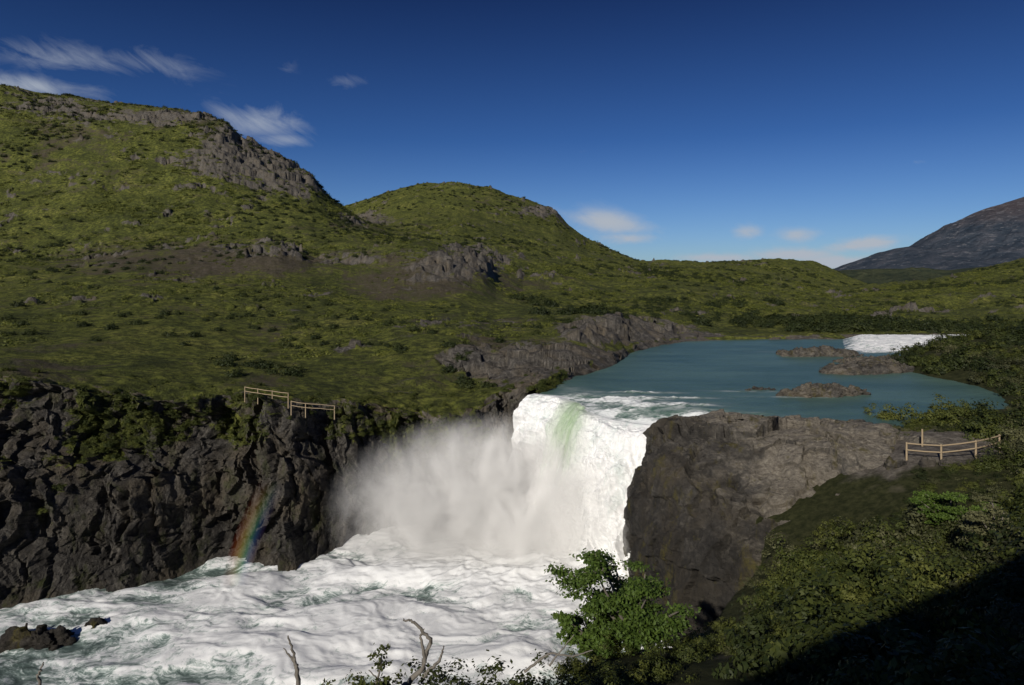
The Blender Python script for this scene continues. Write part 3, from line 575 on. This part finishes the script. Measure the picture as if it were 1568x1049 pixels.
# ------------------------------------------------------------------ foreground tree (small southern beech)
def tree(name, bx, by, h, seed, nst=5, leafn=1, mat=LEAF_T, lean=(0, 0), ls=.055):
    r = np.random.default_rng(seed); bz = float(nbz(np.array([bx]), np.array([by]))[0])-.15
    par = bpy.data.objects.new(name, None); scene.collection.objects.link(par)
    W_ = Acc(); LC = []; LN = []
    for i in range(nst):
        az = i/nst*6.28+r.uniform(-.4, .4); out = r.uniform(.35, .68)*h; hh = h*r.uniform(.55, 1.0)*(1.0 if i else 1.05)
        if i == 0: out *= .15
        a = np.linspace(0, 1, 9); path = np.stack([bx+lean[0]*a+np.cos(az)*out*a**1.3+.05*np.sin(a*8+i), by+lean[1]*a+np.sin(az)*out*a**1.3+.05*np.cos(a*7+i), bz+hh*a**.9], -1)
        V, Fc = tube(path, .075*h/3*(1-.85*a)+.006); W_.add(V, Fc)
        for j in range(9):
            k = r.uniform(.22, 1.0); p0 = np.array([np.interp(k, a, path[:, q]) for q in range(3)]); az2 = az+r.uniform(-1.6, 1.6) if i else r.uniform(0, 6.28)
            ln = h*r.uniform(.14, .38)*(1.25-k*.7); b = np.linspace(0, 1, 6)
            pb = np.stack([p0[0]+np.cos(az2)*ln*b, p0[1]+np.sin(az2)*ln*b, p0[2]+ln*.30*b+.04*np.sin(b*5)], -1)
            V, Fc = tube(pb, .02*(1-.8*b)+.003, 5); W_.add(V, Fc)
            for kk in range(4):
                e = pb[2+kk % 4]; m = int(62*leafn)
                o = r.normal(size=(m, 3))*np.array([.15, .15, .028])*h/3*1.1; LC.append(e+o+r.normal(size=3)*.05); LN.append(o*.5+r.normal(size=(m, 3))*.35+np.array([0, -.1, .5]))
    V, Fc = W_.get(); wo = mk('trunk_and_limbs', V, Fc, BARK); wo.parent = par
    V, Fc = leafquads(np.concatenate(LC), np.concatenate(LN), ls, r); lo = mk('foliage', V, Fc, mat, False); lo.parent = par
    return par
tree('beech_tree', 3.5, 20.0, 2.95, 811, 8, 1.0, LEAF_T, (.1, 0))
tree('beech_tree', 2.5, 19.4, 1.7, 802, 5, .8, LEAF_T, (-.4, 0))
tree('beech_tree', -1.9, 9.3, 1.0, 803, 4, .35, LEAF_A, (-.1, 0), .03)
tree('beech_tree', -4.75, 9.0, .7, 804, 4, .35, LEAF_A, (0, 0), .03)
tree('beech_tree', 12.6, 25.5, 2.0, 805, 6, .8, LEAF_A)
tree('beech_tree', 17.5, 24.5, 2.1, 806, 6, .8, LEAF_A2)
tree('beech_tree', 19.5, 30.5, 2.3, 807, 6, .8, LEAF_T)
def deadbranch(name, paths):
    A_ = Acc()
    for pts_, r0 in paths:
        pts_ = np.array(pts_, float); a = np.linspace(0, 1, len(pts_)); b = np.linspace(0, 1, len(pts_)*6)
        pp = np.stack([np.interp(b, a, pts_[:, i]) for i in range(3)], -1); pp[1:-1] += rng.normal(size=(len(b)-2, 3))*r0*.25
        V, Fc = tube(pp, r0*(1-.8*b)+.003, 7); A_.add(V, Fc)
    V, Fc = A_.get(); return mk(name, V, Fc, DEAD)
deadbranch('dead_branch', [([(-2.0, 10, 14.6), (-1.6, 10, 15.05), (-1.3, 10.05, 15.3), (-1.2, 10.1, 15.7), (-1.45, 10.1, 15.95), (-1.6, 10.1, 16.0)], .05), ([(-1.28, 10.05, 15.4), (-1.35, 10.1, 15.75), (-1.3, 10.1, 15.85)], .025), ([(-1.3, 10, 15.2), (-1.05, 10, 15.45), (-1.0, 10, 15.65)], .03), ([(-1.6, 10, 15.0), (-1.9, 10, 15.1), (-2.1, 10, 15.3)], .02)])
deadbranch('dead_branch', [([(-3.1, 10, 14.6), (-3.15, 10, 15.3), (-3.2, 10, 15.5), (-3.28, 10, 15.8)], .04), ([(-3.17, 10, 15.4), (-3.35, 10, 15.62)], .018)])
deadbranch('dead_branch', [([(-7.0, 10.2, 14.6), (-7.08, 10.2, 15.1), (-7.0, 10.2, 15.3)], .03)])
deadbranch('dead_branch', [([(.2, 11, 14.7), (.6, 11, 15.0), (1.0, 11, 14.95), (1.3, 11, 15.05)], .02), ([(.6, 11, 14.8), (1.0, 11, 15.3)], .015)])
# ------------------------------------------------------------------ wooden railings
def railing(name, posts, ph, rails, base_pts, rad=.05):
    A_ = Acc()
    for (x, y, z) in posts:
        V, Fc = tube([(x, y, z-.3), (x, y, z+ph*.5), (x, y, z+ph)], [rad*1.15, rad*1.1, rad], 8); A_.add(V, Fc)
        V, Fc = tube([(x, y, z+ph-.001), (x, y, z+ph+.01)], [rad, .002], 8); A_.add(V, Fc)
    for hgt in rails:
        for p0, p1 in zip(base_pts[:-1], base_pts[1:]):
            a = np.array(p0)+[0, -rad*1.4, hgt]; b = np.array(p1)+[0, -rad*1.4, hgt]
            mid_ = (a+b)/2-[0, 0, .02]; V, Fc = tube([a, mid_, b], [rad*.85, rad*.8, rad*.78], 8); A_.add(V, Fc)
    V, Fc = A_.get(); return mk(name, V, Fc, RAIL)
def rp(px, y): 
    x = (px-784)/F*y; return (x, y, float(nbz(np.array([x]), np.array([y]))[0]))
rpo = [rp(1388, 38.3), rp(1441, 37.0), rp(1494, 37.2), rp(1530, 38.5)]
railing('wooden_railing', rpo+[rp(1412, 40)], 1.0, [.95, .58], rpo)
lp = [(-21.6, 55.2, 11.5), (-20.4, 54.8, 11.4), (-19.1, 54.4, 11.3), (-17.7, 54, 11.2)]
railing('wooden_railing', lp, .95, [.92, .6], lp, .036)
lp = [(-17.4, 53.8, 10.7), (-16.3, 53.9, 10.5), (-15.2, 54.1, 10.4), (-14.2, 54.6, 10.2)]
railing('wooden_railing', [lp[0], lp[1], lp[3]], .85, [.82, .5], lp, .036)
# ------------------------------------------------------------------ sky, sun, camera
N = NT('World', True); scene.world = N.m
sky = N.n('ShaderNodeTexSky', sky_type='NISHITA'); sky.sun_disc = False; sky.sun_elevation = radians(27); sky.sun_rotation = radians(206); sky.altitude = 300; sky.air_density = 1.0; sky.dust_density = .4; sky.ozone_density = 3.0
d = N.n('ShaderNodeTexCoord').outputs['Generated']; sp = N.n('ShaderNodeSeparateXYZ', {0: d})
yv = N.math('MAXIMUM', sp.outputs[1], .05); uu = N.math('DIVIDE', sp.outputs[0], yv); vv = N.math('DIVIDE', sp.outputs[2], yv)
cv = N.n('ShaderNodeCombineXYZ', {0: uu, 1: N.math('ADD', N.math('MULTIPLY', vv, 2.2), N.math('MULTIPLY', uu, .7)), 2: 0.}).outputs[0]
cv2 = N.n('ShaderNodeCombineXYZ', {0: uu, 1: N.math('MULTIPLY', vv, 2.0), 2: .7}).outputs[0]
nn = N.noise(cv, 10., 8, .65, .8); nn2 = N.noise(cv2, 22., 8, .62, .5)
hi = N.mr(vv, .06, .14); nn = N.math('ADD', N.math('MULTIPLY', nn, hi), N.math('MULTIPLY', nn2, N.math('SUBTRACT', 1., hi)))
tot = None
for px, py, rx, ry, st, tl in [(100, 90, 150, 28, .6, -.12), (230, 95, 90, 26, .55, -.15), (30, 130, 140, 20, .8, -.1), (400, 185, 85, 30, .8, -.15), (430, 215, 60, 16, .7, 0), (530, 125, 40, 16, .5, 0), (440, 105, 18, 18, .3, 0), (930, 340, 85, 24, 1.0, -.1), (960, 365, 60, 12, .9, 0), (1142, 355, 30, 13, .9, 0), (1222, 360, 42, 15, .9, 0), (1215, 390, 80, 13, 1.1, 0), (1320, 374, 65, 13, 1.2, .1), (1280, 402, 90, 14, 1.2, 0), (1100, 395, 80, 9, 1., 0), (1405, 248, 16, 5, .4, 0), (890, 232, 22, 6, .4, 0)]:
    u0 = (px-784)/F; v0 = (430-py)/F
    a = N.math('MULTIPLY', N.math('SUBTRACT', uu, u0), F/rx); vv2 = N.math('SUBTRACT', N.math('SUBTRACT', vv, v0), N.math('MULTIPLY', N.math('SUBTRACT', uu, u0), tl)); b = N.math('MULTIPLY', vv2, F/ry)
    r2 = N.math('ADD', N.math('MULTIPLY', a, a), N.math('MULTIPLY', b, b)); e = N.math('MULTIPLY', N.math('EXPONENT', N.math('MULTIPLY', r2, -1.)), st)
    tot = e if tot is None else N.math('MAXIMUM', tot, e)
al = N.math('MULTIPLY', N.mr(N.math('ADD', tot, N.math('MULTIPLY', N.math('SUBTRACT', nn, .5), 1.9)), .25, 1.0), tot, None, True)
al = N.math('MULTIPLY', al, N.math('GREATER_THAN', sp.outputs[1], .06))
tint = N.ramp(sp.outputs[2], [(0, (.54, .72, 1.0)), (.06, (.44, .62, .96)), (.2, (.19, .35, .66)), (.38, (.095, .17, .36)), (.8, (.16, .24, .44))])
hs = N.mix(1., sky.outputs[0], tint, 'MULTIPLY')
bg = N.n('ShaderNodeBackground', {'Color': N.mix(al, hs, (5.4, 6.0, 6.9)), 'Strength': .075}).outputs[0]
N.surf(bg)
sd = bpy.data.lights.new('sun', 'SUN'); sd.energy = 3.7; sd.angle = radians(.5); sd.color = (1, .93, .82); so = bpy.data.objects.new('sun', sd); scene.collection.objects.link(so); so.rotation_euler = (radians(63), 0, radians(-26))
cd = bpy.data.cameras.new('camera'); co = bpy.data.objects.new('camera', cd); scene.collection.objects.link(co); co.location = (0, 0, H); co.rotation_euler = (radians(90), 0, 0); cd.lens = 24; cd.sensor_width = 36; cd.shift_y = -94.5/1568; cd.clip_start = .1; cd.clip_end = 30000; scene.camera = co
scene.view_settings.view_transform = 'Standard'; scene.view_settings.look = 'None'; scene.view_settings.exposure = 0
